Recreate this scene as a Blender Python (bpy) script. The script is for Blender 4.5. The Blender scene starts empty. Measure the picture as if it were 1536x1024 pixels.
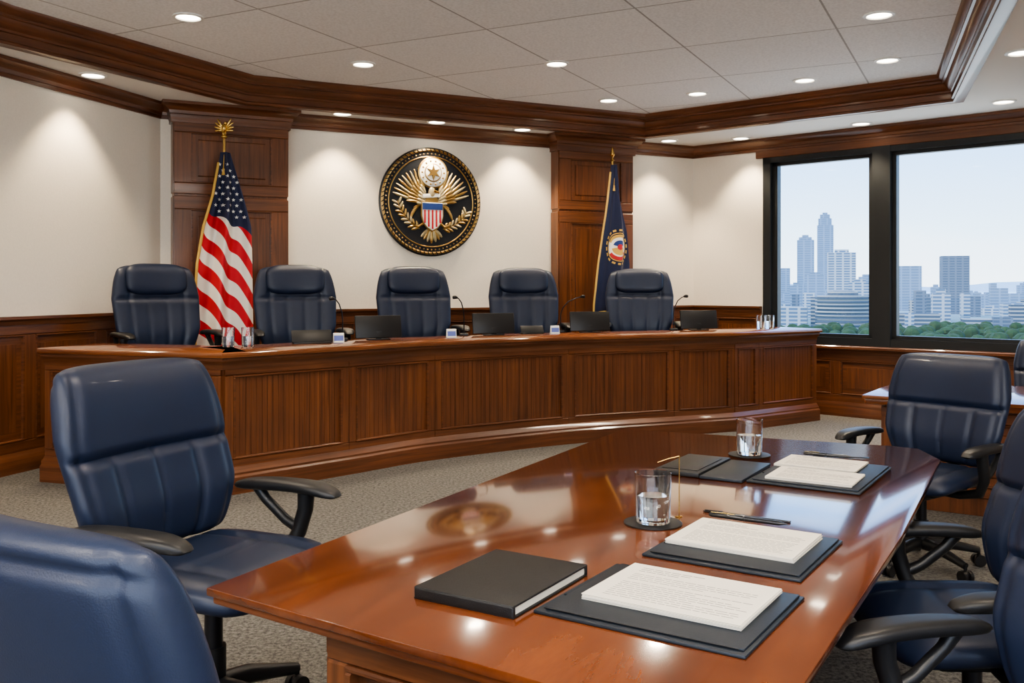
import bpy, bmesh, math, random
from mathutils import Vector, Matrix, geometry
random.seed(4)
scene = bpy.context.scene
COL = scene.collection
pi = math.pi

# ------------------------------------------------------------------ materials
def base_mat(name):
    m = bpy.data.materials.new(name); m.use_nodes = True
    nt = m.node_tree
    return m, nt, nt.nodes['Principled BSDF']

def mat(name, col, rough=.5, metal=0., coat=0., bump=None, emis=None, trans=0., ior=1.45, var=None, sheen=0.):
    m, nt, b = base_mat(name)
    b.inputs['Base Color'].default_value = (*col, 1)
    b.inputs['Roughness'].default_value = rough
    b.inputs['Metallic'].default_value = metal
    b.inputs['Coat Weight'].default_value = coat
    b.inputs['IOR'].default_value = ior
    b.inputs['Transmission Weight'].default_value = trans
    b.inputs['Sheen Weight'].default_value = sheen
    if emis:
        b.inputs['Emission Color'].default_value = (*emis[0], 1)
        b.inputs['Emission Strength'].default_value = emis[1]
    tc = nt.nodes.new('ShaderNodeTexCoord')
    if bump:
        n = nt.nodes.new('ShaderNodeTexNoise'); n.inputs['Scale'].default_value = bump[0]
        n.inputs['Detail'].default_value = 3
        nt.links.new(tc.outputs['Object'], n.inputs['Vector'])
        bp = nt.nodes.new('ShaderNodeBump'); bp.inputs['Strength'].default_value = bump[1]
        bp.inputs['Distance'].default_value = .004
        nt.links.new(n.outputs['Fac'], bp.inputs['Height'])
        nt.links.new(bp.outputs['Normal'], b.inputs['Normal'])
    if var:
        n2 = nt.nodes.new('ShaderNodeTexNoise'); n2.inputs['Scale'].default_value = var[0]
        n2.inputs['Detail'].default_value = 4; n2.inputs['Roughness'].default_value = .7
        nt.links.new(tc.outputs['Object'], n2.inputs['Vector'])
        r = nt.nodes.new('ShaderNodeValToRGB')
        r.color_ramp.elements[0].position = .3; r.color_ramp.elements[1].position = .7
        r.color_ramp.elements[0].color = (*[c*(1-var[1]) for c in col], 1)
        r.color_ramp.elements[1].color = (*[min(1, c*(1+var[1])) for c in col], 1)
        nt.links.new(n2.outputs['Fac'], r.inputs['Fac'])
        nt.links.new(r.outputs['Color'], b.inputs['Base Color'])
    return m

def wood(name, dark, light, scale, rotz=0., rough=.35, coat=.25):
    m, nt, b = base_mat(name)
    tc = nt.nodes.new('ShaderNodeTexCoord')
    mp = nt.nodes.new('ShaderNodeMapping'); mp.vector_type = 'TEXTURE'
    mp.inputs['Rotation'].default_value = (0, 0, rotz)
    mp.inputs['Scale'].default_value = scale
    nt.links.new(tc.outputs['Object'], mp.inputs['Vector'])
    n = nt.nodes.new('ShaderNodeTexNoise'); n.inputs['Scale'].default_value = 1.
    n.inputs['Detail'].default_value = 7; n.inputs['Roughness'].default_value = .66
    n.inputs['Distortion'].default_value = .6
    nt.links.new(mp.outputs['Vector'], n.inputs['Vector'])
    r = nt.nodes.new('ShaderNodeValToRGB')
    r.color_ramp.elements[0].position = .32; r.color_ramp.elements[0].color = (*dark, 1)
    r.color_ramp.elements[1].position = .70; r.color_ramp.elements[1].color = (*light, 1)
    nt.links.new(n.outputs['Fac'], r.inputs['Fac'])
    n2 = nt.nodes.new('ShaderNodeTexNoise'); n2.inputs['Scale'].default_value = 1.7
    n2.inputs['Detail'].default_value = 2
    nt.links.new(tc.outputs['Object'], n2.inputs['Vector'])
    mx = nt.nodes.new('ShaderNodeMix'); mx.data_type = 'RGBA'; mx.blend_type = 'MULTIPLY'
    mx.inputs['Factor'].default_value = .5
    r2 = nt.nodes.new('ShaderNodeValToRGB')
    r2.color_ramp.elements[0].color = (.6, .6, .6, 1); r2.color_ramp.elements[0].position = .3
    r2.color_ramp.elements[1].color = (1.25, 1.2, 1.1, 1); r2.color_ramp.elements[1].position = .7
    nt.links.new(n2.outputs['Fac'], r2.inputs['Fac'])
    nt.links.new(r.outputs['Color'], mx.inputs[6]); nt.links.new(r2.outputs['Color'], mx.inputs[7])
    nt.links.new(mx.outputs[2], b.inputs['Base Color'])
    b.inputs['Roughness'].default_value = rough
    b.inputs['Coat Weight'].default_value = coat
    b.inputs['Coat Roughness'].default_value = .07
    return m

WD, WL = (.080, .0260, .0095), (.215, .078, .028)
M_woodV = wood('wood_vertical_grain', WD, WL, (.035, .035, .9))
M_woodH = wood('wood_horizontal_grain', WD, WL, (.8, .8, .03))
M_woodC = wood('wood_crown', (.08, .0265, .0105), (.19, .070, .027), (.9, .9, .03), rough=.34)
M_woodTop = wood('desk_top_wood', (.12, .037, .013), (.25, .085, .028), (.6, .6, .05), rough=.18, coat=.6)
M_table = wood('table_wood', (.074, .0180, .0055), (.175, .050, .0140), (.16, 1.1, .2), rotz=-math.radians(27), rough=.15, coat=1.)
M_tableE = wood('table_edge_wood', (.10, .028, .009), (.21, .064, .02), (.5, .5, .03), rough=.22, coat=.5)
M_wall = mat('wall_paint', (.78, .72, .625), .85, bump=(120, .35), var=(60, .035))
M_soffit = mat('soffit_paint', (.80, .785, .75), .9, bump=(90, .2))
M_leather = mat('navy_leather', (.0115, .0190, .044), .42, bump=(420, .12), coat=.03, var=(5, .07))
M_black = mat('black_plastic', (.012, .012, .013), .38, bump=(300, .1))
M_metal = mat('dark_metal', (.04, .04, .045), .3, .8)
M_frame = mat('window_frame_black', (.018, .02, .022), .4)
M_gold = mat('antique_gold', (.46, .30, .11), .32, .9, bump=(80, .3))
M_brass = mat('brass', (.75, .52, .18), .25, 1.)
M_pale = mat('pale_gold', (.44, .36, .21), .42, .5, bump=(60, .3))
M_navy = mat('seal_navy', (.007, .009, .014), .4, coat=.2)
M_red = mat('red_enamel', (.5, .02, .03), .5)
M_white = mat('white_enamel', (.8, .79, .75), .5)
M_blue = mat('blue_enamel', (.02, .05, .2), .5)
M_flagnavy = mat('navy_cloth', (.010, .016, .055), .8, sheen=.1, bump=(300, .2))
M_fringe = mat('gold_fringe', (.62, .40, .10), .7, bump=(300, .8))
M_paper = mat('paper', (.74, .69, .60), .8, var=(4, .02))
M_ink = mat('ink', (.20, .19, .18), .8)
M_folder = mat('folder_leatherette', (.014, .019, .027), .42, bump=(400, .2))
M_book = mat('binder_leather', (.010, .010, .011), .42, bump=(350, .3))
M_pen = mat('pen_black', (.012, .012, .014), .2, coat=.5)
M_glass = mat('clear_glass', (1, 1, 1), 0., trans=1., ior=1.45)
M_water = mat('water', (.97, .99, 1), 0., trans=1., ior=1.33)
M_coaster = mat('coaster_black', (.015, .015, .016), .45)
M_lamp = mat('lamp_lens', (1, .95, .85), .5, emis=((1., .88, .70), 9.))
M_trimring = mat('lamp_trim', (.8, .79, .76), .4)
M_label = mat('blue_label', (.12, .16, .45), .5)

def carpet():
    m, nt, b = base_mat('carpet')
    tc = nt.nodes.new('ShaderNodeTexCoord')
    n = nt.nodes.new('ShaderNodeTexNoise'); n.inputs['Scale'].default_value = 48; n.inputs['Detail'].default_value = 5
    n.inputs['Roughness'].default_value = .8
    nt.links.new(tc.outputs['Object'], n.inputs['Vector'])
    r = nt.nodes.new('ShaderNodeValToRGB')
    r.color_ramp.elements[0].position = .38; r.color_ramp.elements[0].color = (.045, .043, .039, 1)
    r.color_ramp.elements[1].position = .62; r.color_ramp.elements[1].color = (.225, .213, .192, 1)
    nt.links.new(n.outputs['Fac'], r.inputs['Fac'])
    nt.links.new(r.outputs['Color'], b.inputs['Base Color'])
    b.inputs['Roughness'].default_value = .95
    bp = nt.nodes.new('ShaderNodeBump'); bp.inputs['Strength'].default_value = .6; bp.inputs['Distance'].default_value = .01
    nt.links.new(n.outputs['Fac'], bp.inputs['Height']); nt.links.new(bp.outputs['Normal'], b.inputs['Normal'])
    return m
M_carpet = carpet()

def tiles():
    m, nt, b = base_mat('ceiling_tile')
    tc = nt.nodes.new('ShaderNodeTexCoord')
    mp = nt.nodes.new('ShaderNodeMapping'); mp.vector_type = 'TEXTURE'
    mp.inputs['Rotation'].default_value = (0, 0, -math.radians(27)); mp.inputs['Location'].default_value = (.3, .2, 0)
    nt.links.new(tc.outputs['Object'], mp.inputs['Vector'])
    br = nt.nodes.new('ShaderNodeTexBrick'); br.offset = 0.; br.squash = 1.
    br.inputs['Scale'].default_value = 1.; br.inputs['Brick Width'].default_value = 1.25
    br.inputs['Row Height'].default_value = 1.25; br.inputs['Mortar Size'].default_value = .008
    br.inputs['Mortar Smooth'].default_value = 0.
    br.inputs['Color1'].default_value = (.82, .82, .82, 1); br.inputs['Color2'].default_value = (.86, .86, .855, 1)
    br.inputs['Mortar'].default_value = (.42, .415, .41, 1)
    nt.links.new(mp.outputs['Vector'], br.inputs['Vector'])
    n = nt.nodes.new('ShaderNodeTexNoise'); n.inputs['Scale'].default_value = 45; n.inputs['Detail'].default_value = 5
    nt.links.new(tc.outputs['Object'], n.inputs['Vector'])
    r = nt.nodes.new('ShaderNodeValToRGB')
    r.color_ramp.elements[0].position = .35; r.color_ramp.elements[0].color = (.84, .84, .84, 1)
    r.color_ramp.elements[1].position = .6; r.color_ramp.elements[1].color = (1, 1, 1, 1)
    nt.links.new(n.outputs['Fac'], r.inputs['Fac'])
    mx = nt.nodes.new('ShaderNodeMix'); mx.data_type = 'RGBA'; mx.blend_type = 'MULTIPLY'; mx.inputs['Factor'].default_value = .8
    nt.links.new(br.outputs['Color'], mx.inputs[6]); nt.links.new(r.outputs['Color'], mx.inputs[7])
    nt.links.new(mx.outputs[2], b.inputs['Base Color'])
    b.inputs['Roughness'].default_value = .9
    return m
M_tile = tiles()

def flag_mat():
    m, nt, b = base_mat('us_flag_cloth')
    uv = nt.nodes.new('ShaderNodeUVMap'); sp = nt.nodes.new('ShaderNodeSeparateXYZ')
    nt.links.new(uv.outputs['UV'], sp.inputs['Vector'])
    def math_(op, a, c):
        n = nt.nodes.new('ShaderNodeMath'); n.operation = op
        for i, x in enumerate((a, c)):
            if x is None: continue
            if isinstance(x, (int, float)): n.inputs[i].default_value = x
            else: nt.links.new(x, n.inputs[i])
        return n.outputs[0]
    u, v = sp.outputs['X'], sp.outputs['Y']
    c = math_('SUBTRACT', v, math_('MULTIPLY', u, 1.25))
    fr = math_('FRACT', math_('MULTIPLY', c, 1/.29), None)
    stripe = math_('GREATER_THAN', fr, .5)
    lim = math_('ADD', math_('MULTIPLY', u, .5), .66)
    canton = math_('LESS_THAN', v, lim)
    m1 = nt.nodes.new('ShaderNodeMix'); m1.data_type = 'RGBA'
    m1.inputs[6].default_value = (.76, .72, .66, 1); m1.inputs[7].default_value = (.50, .010, .022, 1)
    nt.links.new(stripe, m1.inputs[0])
    m2 = nt.nodes.new('ShaderNodeMix'); m2.data_type = 'RGBA'
    nt.links.new(m1.outputs[2], m2.inputs[6]); m2.inputs[7].default_value = (.012, .018, .06, 1)
    nt.links.new(canton, m2.inputs[0])
    nt.links.new(m2.outputs[2], b.inputs['Base Color'])
    b.inputs['Roughness'].default_value = .75
    return m
M_flag = flag_mat()

# ------------------------------------------------------------------ mesh builder
def path_mitre(path, loop=False):
    n = len(path); out = []
    for i in range(n):
        ds = []
        if i > 0 or loop:
            d = (path[i]-path[i-1]); ds.append(d.normalized())
        if i < n-1 or loop:
            d = (path[(i+1) % n]-path[i]); ds.append(d.normalized())
        ns = [Vector((d.y, -d.x)) for d in ds]
        if len(ns) == 1: out.append(ns[0])
        else:
            s = ns[0]+ns[1]
            if s.length < 1e-5: s = ns[0]
            s.normalize(); out.append(s/max(.35, s.dot(ns[0])))
    return out

class MB:
    def __init__(s): s.v, s.f, s.m, s.mats = [], [], [], []
    def mi(s, mt):
        if mt not in s.mats: s.mats.append(mt)
        return s.mats.index(mt)
    def add(s, vs, fs, mt, M=None):
        o = len(s.v); k = s.mi(mt)
        for p in vs:
            p = Vector(p)
            s.v.append(M @ p if M is not None else p)
        for f in fs:
            s.f.append([i+o for i in f]); s.m.append(k)
    def from_bm(s, bm, mt, M=None):
        bm.verts.index_update()
        s.add([v.co.copy() for v in bm.verts], [[v.index for v in f.verts] for f in bm.faces], mt, M); bm.free()
    def box(s, c, size, mt, bev=0., seg=2, M=None, rz=0., R=None):
        bm = bmesh.new(); bmesh.ops.create_cube(bm, size=1)
        for v in bm.verts: v.co = Vector((v.co.x*size[0], v.co.y*size[1], v.co.z*size[2]))
        if bev > 0: bmesh.ops.bevel(bm, geom=bm.edges[:], offset=bev, segments=seg, profile=.5, affect='EDGES')
        T = Matrix.Translation(c) @ (R if R is not None else Matrix.Rotation(rz, 4, 'Z'))
        s.from_bm(bm, mt, (M @ T) if M is not None else T)
    def ring_skin(s, rings, mt, M=None, cap0=True, cap1=True, closed=True):
        n = len(rings[0]); vs = [p for r in rings for p in r]; fs = []
        for i in range(len(rings)-1):
            for j in range(n if closed else n-1):
                a, b = i*n+j, i*n+(j+1) % n
                fs.append([a, b, b+n, a+n])
        if cap0: fs.append(list(range(n))[::-1])
        if cap1: fs.append([(len(rings)-1)*n+j for j in range(n)])
        s.add(vs, fs, mt, M)
    def tube(s, pts, r, mt, seg=10, M=None, flat=1.):
        pts = [Vector(p) for p in pts]; rings = []
        rr = r if isinstance(r, (list, tuple)) else [r]*len(pts)
        up = None
        for i, p in enumerate(pts):
            d = (pts[min(i+1, len(pts)-1)]-pts[max(i-1, 0)]).normalized()
            if up is None: up = Vector((0, 0, 1)) if abs(d.z) < .9 else Vector((1, 0, 0))
            x = d.cross(up).normalized(); y = x.cross(d).normalized(); up = y
            rings.append([p + x*rr[i]*flat*math.cos(2*pi*k/seg) + y*rr[i]*math.sin(2*pi*k/seg) for k in range(seg)])
        s.ring_skin(rings, mt, M)
    def cyl(s, p0, p1, r, mt, r1=None, seg=20, M=None):
        s.tube([p0, p1], [r, r if r1 is None else r1], mt, seg, M)
    def lathe(s, prof, c, mt, seg=40, M=None, cap0=True, cap1=True):
        rings = [[Vector((c[0]+r*math.cos(2*pi*k/seg), c[1]+r*math.sin(2*pi*k/seg), c[2]+z)) for k in range(seg)] for r, z in prof]
        s.ring_skin(rings, mt, M, cap0, cap1)
    def ell(s, c, rad, mt, M=None, R=None, su=12, sv=8):
        bm = bmesh.new(); bmesh.ops.create_uvsphere(bm, u_segments=su, v_segments=sv, radius=1)
        for v in bm.verts: v.co = Vector((v.co.x*rad[0], v.co.y*rad[1], v.co.z*rad[2]))
        T = Matrix.Translation(c) @ (R if R is not None else Matrix())
        s.from_bm(bm, mt, (M @ T) if M is not None else T)
    def prism(s, poly, z0, z1, mt, bev=0., seg=3, M=None):
        bm = bmesh.new()
        vs = [bm.verts.new((p[0], p[1], z0)) for p in poly]
        f = bm.faces.new(vs)
        r = bmesh.ops.extrude_face_region(bm, geom=[f])
        for e in r['geom']:
            if isinstance(e, bmesh.types.BMVert): e.co.z = z1
        bmesh.ops.recalc_face_normals(bm, faces=bm.faces[:])
        if bev > 0:
            es = [e for e in bm.edges if abs(e.verts[0].co.z-e.verts[1].co.z) < 1e-6]
            bmesh.ops.bevel(bm, geom=es, offset=bev, segments=seg, profile=.5, affect='EDGES')
        s.from_bm(bm, mt, M)
    def sweep(s, path, prof, mt, loop=False):
        path = [Vector(p[:2]) for p in path]
        ms = path_mitre(path, loop)
        rings = [[Vector((p.x+m.x*o, p.y+m.y*o, z)) for o, z in prof] for p, m in zip(path, ms)]
        if loop: rings.append(rings[0])
        s.ring_skin(rings, mt, None, not loop, not loop)
    def cushion(s, fn, mt, n=36, M=None, nv=None):
        nv = nv or n
        bm = bmesh.new()
        for side in (1, -1):
            g = []
            for j in range(nv+1):
                v = math.sin((j/nv*2-1)*pi/2); row = []
                v = .6*v+.4*(j/nv*2-1)
                for i in range(n+1):
                    u = math.sin((i/n*2-1)*pi/2); u = .6*u+.4*(i/n*2-1)
                    row.append(bm.verts.new(fn(u, v, side)))
                g.append(row)
            for j in range(nv):
                for i in range(n):
                    q = [g[j][i], g[j][i+1], g[j+1][i+1], g[j+1][i]]
                    bm.faces.new(q if side > 0 else q[::-1])
        bmesh.ops.remove_doubles(bm, verts=bm.verts[:], dist=1e-5)
        s.from_bm(bm, mt, M)
    def mesh(s, name, angle=38):
        me = bpy.data.meshes.new(name)
        me.from_pydata([tuple(v) for v in s.v], [], s.f)
        for m in s.mats: me.materials.append(m)
        for p, k in zip(me.polygons, s.m): p.material_index = k; p.use_smooth = True
        bm = bmesh.new(); bm.from_mesh(me)
        bmesh.ops.recalc_face_normals(bm, faces=bm.faces[:])
        bm.to_mesh(me); bm.free()
        me.set_sharp_from_angle(angle=math.radians(angle))
        me.update()
        return me
    def obj(s, name, loc=(0, 0, 0), rz=0., scale=1., parent=None, angle=38):
        return place(s.mesh(name, angle), name, loc, rz, scale, parent)

def place(me, name, loc=(0, 0, 0), rz=0., scale=1., parent=None):
    o = bpy.data.objects.new(name, me); COL.objects.link(o)
    o.location = loc; o.rotation_euler = (0, 0, rz); o.scale = (scale,)*3
    if parent: o.parent = parent
    return o

def V2(x, y): return Vector((x, y))
def face_angle(fx, fy): return math.atan2(fy, fx)-pi/2     # local +Y -> (fx,fy)
def interp(x, xs, ys):
    if x <= xs[0]: return ys[0]
    for i in range(len(xs)-1):
        if x <= xs[i+1]:
            t = (x-xs[i])/(xs[i+1]-xs[i]); return ys[i]+(ys[i+1]-ys[i])*t
    return ys[-1]

class Path:
    def __init__(s, pts):
        s.p = [Vector(q[:2]) for q in pts]; s.c = [0.]
        for a, b in zip(s.p, s.p[1:]): s.c.append(s.c[-1]+(b-a).length)
        s.L = s.c[-1]
    def at(s, t):
        t = max(0, min(s.L, t))
        for i in range(len(s.p)-1):
            if t <= s.c[i+1]+1e-9:
                k = (t-s.c[i])/(s.c[i+1]-s.c[i]); return s.p[i].lerp(s.p[i+1], k)
        return s.p[-1].copy()
    def sub(s, a, b):
        out = [s.at(a)]
        for q, c in zip(s.p, s.c):
            if a+1e-4 < c < b-1e-4: out.append(q.copy())
        out.append(s.at(b)); return out

def rect(o0, o1, z0, z1): return [(o0, z0), (o1, z0), (o1, z1), (o0, z1)]
def chrect(o0, o1, z0, z1, c=.006): return [(o0, z0), (o1-c, z0), (o1, z0+c), (o1, z1-c), (o1-c, z1), (o0, z1)]

def panel(mb, P, a, b, z0, z1, off, stile, rail, style='bead', st0=None, st1=None):
    """framed panel between arc lengths a..b"""
    st0 = stile if st0 is None else st0; st1 = stile if st1 is None else st1
    mb.sweep(P.sub(a, b), chrect(0, off, z1-rail, z1), M_woodH)
    mb.sweep(P.sub(a, b), chrect(0, off, z0, z0+rail), M_woodH)
    mb.sweep(P.sub(a, a+st0), chrect(0, off-.001, z0+rail, z1-rail), M_woodV)
    mb.sweep(P.sub(b-st1, b), chrect(0, off-.001, z0+rail, z1-rail), M_woodV)
    ia, ib, iz0, iz1 = a+st0, b-st1, z0+rail, z1-rail
    bw = .016
    mo = off+.006
    for (q0, q1, y0, y1) in ((ia, ib, iz1-bw, iz1), (ia, ib, iz0, iz0+bw)):
        mb.sweep(P.sub(q0, q1), chrect(0, mo, y0, y1, .005), M_woodC)
    for (q0, q1) in ((ia, ia+bw), (ib-bw, ib)):
        mb.sweep(P.sub(q0, q1), chrect(0, mo-.001, iz0+bw, iz1-bw, .005), M_woodC)
    ia += bw; ib -= bw; iz0 += bw; iz1 -= bw
    if style == 'bead':
        n = max(3, int((ib-ia)/.046)); w = (ib-ia)/n
        for i in range(n):
            mb.sweep([P.at(ia+w*i+.0013), P.at(ia+w*(i+1)-.0013)], [(0, iz0), (.0085, iz0), (.0085, iz1), (0, iz1)], M_woodV)
        mb.sweep(P.sub(ia, ib), rect(0, .0045, iz0, iz1), M_woodV)
    else:
        mb.sweep(P.sub(ia+.05, ib-.05), chrect(0, .014, iz0+.05, iz1-.05, .01), M_woodV)

# ------------------------------------------------------------------ room shell
HS, HT = 3.32, 3.56
C0, C1, C2 = V2(-3.5, 9.29), V2(2.37, 12.19), V2(6.54, 8.45)
R0, R1 = V2(-7.17, -3), V2(6.0, -3)
w_dir = (C1-C0).normalized(); w_n = V2(w_dir.y, -w_dir.x)
r_dir = (C2-C1).normalized(); r_n = V2(r_dir.y, -r_dir.x)
room = [R0, C0, C1, C2, R1]
mb = MB(); mb.prism([(p.x, p.y) for p in [V2(-7.4, -3.2), V2(-3.65, 9.4), V2(2.37, 12.4), V2(6.75, 8.5), V2(6.2, -3.2)]], -.12, 0, M_carpet); mb.obj('floor')
def wall(name, a, b, z0=0., z1=3.7):
    m = MB(); m.sweep([a, b], rect(0, -.16, z0, z1), M_wall); m.obj(name)
wall('wall_left', R0, C0); wall('wall_back', C0, C1); wall('wall_side', C2, R1)
mglass = bpy.data.materials.new('window_glass'); mglass.use_nodes = True
nt = mglass.node_tree; nt.nodes.remove(nt.nodes['Principled BSDF'])
tr = nt.nodes.new('ShaderNodeBsdfTransparent'); gl = nt.nodes.new('ShaderNodeBsdfGlossy'); gl.inputs['Roughness'].default_value = .0
mxs = nt.nodes.new('ShaderNodeMixShader'); mxs.inputs[0].default_value = .03
nt.links.new(tr.outputs[0], mxs.inputs[1]); nt.links.new(gl.outputs[0], mxs.inputs[2])
nt.links.new(mxs.outputs[0], nt.nodes['Material Output'].inputs['Surface'])
# unseen rear wall; its row of windows is added for fill light
m = MB()
ra, rb = V2(4.6, -3), V2(-5.6, -3)
m.sweep([R1, ra], rect(0, -.16, 0, 3.7), M_wall); m.sweep([rb, R0], rect(0, -.16, 0, 3.7), M_wall)
m.sweep([ra, rb], rect(0, -.16, 0, .82), M_wall); m.sweep([ra, rb], rect(0, -.16, 3.09, 3.7), M_wall); m.obj('wall_rear')
m = MB()
m.sweep([ra, rb], rect(.02, -.14, .82, .91), M_frame); m.sweep([ra, rb], rect(.02, -.14, 3.02, 3.09), M_frame)
for k in range(5):
    x = 4.6-10.2*k/4; m.sweep([V2(min(4.6, x+.06), -3), V2(max(-5.6, x-.06), -3)], rect(.02, -.14, .91, 3.02), M_frame)
m.sweep([ra, rb], rect(-.075, -.08, .85, 3.05), mglass); m.obj('added_rear_window')
l = bpy.data.lights.new('rear_fill_light', 'AREA'); l.shape = 'RECTANGLE'; l.size = 10.; l.size_y = 2.1; l.energy = 165; l.color = (1., .96, .90)  # added fill lamp inside the rear windows, brightens the ceiling
lo = bpy.data.objects.new('rear_fill_light', l); COL.objects.link(lo); lo.location = (-.5, -2.9, 1.96); lo.rotation_euler = (math.radians(90), 0, 0)

WS0, WS1 = .99, 4.02; WZ0, WZ1 = .82, 3.09
def rp(s, o=0.): return C1+r_dir*s+r_n*o
RL = (C2-C1).length
m = MB()
m.sweep([rp(0), rp(WS0)], rect(0, -.16, 0, 3.7), M_wall)
m.sweep([rp(WS1), rp(RL)], rect(0, -.16, 0, 3.7), M_wall)
m.sweep([rp(WS0), rp(WS1)], rect(0, -.16, 0, WZ0), M_wall)
m.sweep([rp(WS0), rp(WS1)], rect(0, -.16, WZ1, 3.7), M_wall)
m.obj('wall_right')
m = MB()
MS = 2.44
for (a, b, z0, z1, o0, o1) in ((WS0, WS1, WZ1-.07, WZ1, .02, -.14), (WS0, WS1, WZ0, WZ0+.09, .02, -.14),
                       (WS0, WS0+.10, WZ0, WZ1, .02, -.14), (WS1-.10, WS1, WZ0, WZ1, .02, -.14),
                       (MS-.10, MS+.10, WZ0, WZ1, .03, -.14),
                       (WS0+.10, WS0+.17, WZ0, WZ1, -.03, -.12), (MS-.16, MS-.10, WZ0, WZ1, -.03, -.12),
                       (MS+.10, MS+.15, WZ0, WZ1, -.03, -.12), (WS0, WS1, WZ0+.09, WZ0+.13, -.03, -.12), (WS0, WS1, WZ1-.11, WZ1-.07, -.03, -.12)):
    m.sweep([rp(a), rp(b)], rect(o0, o1, z0, z1), M_frame)
m.sweep([rp(WS0+.05), rp(MS)], rect(-.075, -.080, WZ0+.05, WZ1-.05), mglass)
m.sweep([rp(MS), rp(WS1-.05)], rect(-.075, -.080, WZ0+.05, WZ1-.05), mglass)
m.obj('window_1')

# ceiling
TR = [V2(-6.45, -2), V2(-3.79, 6.9), V2(-2.62, 9.2), V2(1.61, 11.3), V2(4.30, 9.1), V2(2.75, 5.0), V2(3.4, -2)]
outer = [V2(p.x, p.y) for p in room]
tri = geometry.tessellate_polygon([[Vector((p.x, p.y, 0)) for p in outer], [Vector((p.x, p.y, 0)) for p in TR]])
allp = outer+TR
m = MB(); m.add([(p.x, p.y, HS) for p in allp], [list(t) for t in tri], M_soffit); m.obj('ceiling_soffit')
m = MB(); m.prism([(p.x, p.y) for p in TR], HT, HT+.03, M_tile); m.obj('ceiling')
m = MB()
prof = [(-.10, 3.345), (-.10, 3.305), (-.02, 3.298), (.0, 3.305), (.0, 3.325), (.018, 3.33), (.018, 3.385), (.03, 3.39), (.03, 3.41),
        (.045, 3.418), (.075, 3.45), (.085, 3.475), (.105, 3.48), (.105, 3.50), (.13, 3.515), (.15, 3.54), (.155, HT-.001), (-.02, HT-.001), (-.02, 3.345)]
m.sweep(TR, prof, M_woodC, loop=True); m.obj('trim_1')
# wall crowns
crown = [(0, 3.17), (.02, 3.17), (.02, 3.20), (.03, 3.205), (.035, 3.235), (.055, 3.25), (.085, 3.285), (.10, 3.29), (.10, 3.318), (0, 3.318)]
def wp(s, o=0.): return C0+w_dir*s+w_n*o
LW = (C1-C0).length
m = MB()
m.sweep([R0, C0], crown, M_woodC)
m.sweep([wp(0), C1, C2, R1], crown, M_woodC)
m.sweep([rp(.9), rp(RL)], chrect(0, .03, 3.085, 3.175), M_woodC)
m.obj('trim_2')

# pilasters
def pilaster(s0, s1, dep):
    m = MB()
    m.sweep([wp(s0, 0.001), wp(s1, 0.001)], rect(0, dep, 0.304, 3.25), M_woodV)
    P = Path([wp(s0, dep), wp(s1, dep)])
    panel(m, P, 0, P.L, 2.42, 3.14, .018, .16, .11, 'flat_raised')
    panel(m, P, 0, P.L, .50, 2.40, .018, .16, .13, 'flat_raised')
    for q0, q1 in (((s0, 0.001), (s0, dep)), ((s1, dep), (s1, 0.001))):
        m.sweep([wp(*q0), wp(*q1)], chrect(0, .012, 2.43, 3.14), M_woodV)
        m.sweep([wp(*q0), wp(*q1)], chrect(0, .012, .50, 2.395), M_woodV)
    loop = [wp(s0, 0.001), wp(s0, dep), wp(s1, dep), wp(s1, 0.001)]
    cr = [(0, 3.12), (.03, 3.12), (.03, 3.15)]+[(o+.018, z) for o, z in crown[1:-1]]+[(0, 3.318)]
    m.sweep(loop, cr, M_woodC)
    m.sweep(loop, [(0, .304), (.05, .304), (.05, .44), (.035, .47), (0, .5)], M_woodC)
    return m
pilaster(.11, 1.22, .17).obj('wood_pilaster')
pilaster(4.44, 5.48, .17).obj('wood_pilaster')

# wainscot
def wains(name, P, ztop, n, s0=0, s1=None, zb=0.):
    s1 = P.L if s1 is None else s1
    m = MB()
    m.sweep(P.sub(s0, s1), rect(0, .012, zb, ztop), M_woodH)
    L = (s1-s0)/n
    for i in range(n):
        panel(m, P, s0+L*i, s0+L*(i+1), zb+.15, ztop-.05, .03, .06, .10, 'raised')
    m.sweep(P.sub(s0, s1), [(0, ztop-.07), (.04, ztop-.07), (.045, ztop-.04), (.06, ztop-.03), (.07, ztop-.022), (.07, ztop), (0, ztop)], M_woodC)
    m.obj(name)
    m = MB()
    m.sweep(P.sub(s0, s1), [(0, zb), (.055, zb), (.055, zb+.12), (.045, zb+.14), (.035, zb+.165), (0, zb+.165)], M_woodC)
    return m
wains('trim_3', Path([R0, C0]), 1.26, 13, 2., Path([R0, C0]).L-.03).obj('baseboard_left')
wains('trim_4', Path([wp(1.25), wp(4.42)]), 1.26, 4).obj('baseboard_back')
wains('trim_5', Path([wp(5.5), C1, rp(.97)]), 1.26, 3).obj('baseboard_corner')
wains('trim_6', Path([rp(.99), rp(RL)]), .79, 5).obj('baseboard_right')
m = MB(); m.sweep([rp(.99), rp(RL)], [(0, .775), (.10, .775), (.12, .785), (.12, .81), (.11, .82), (0, .82)], M_woodC); m.obj('trim_7')
wains('trim_8', Path([C2, R1]), .86, 10, .1).obj('baseboard_side')

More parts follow.
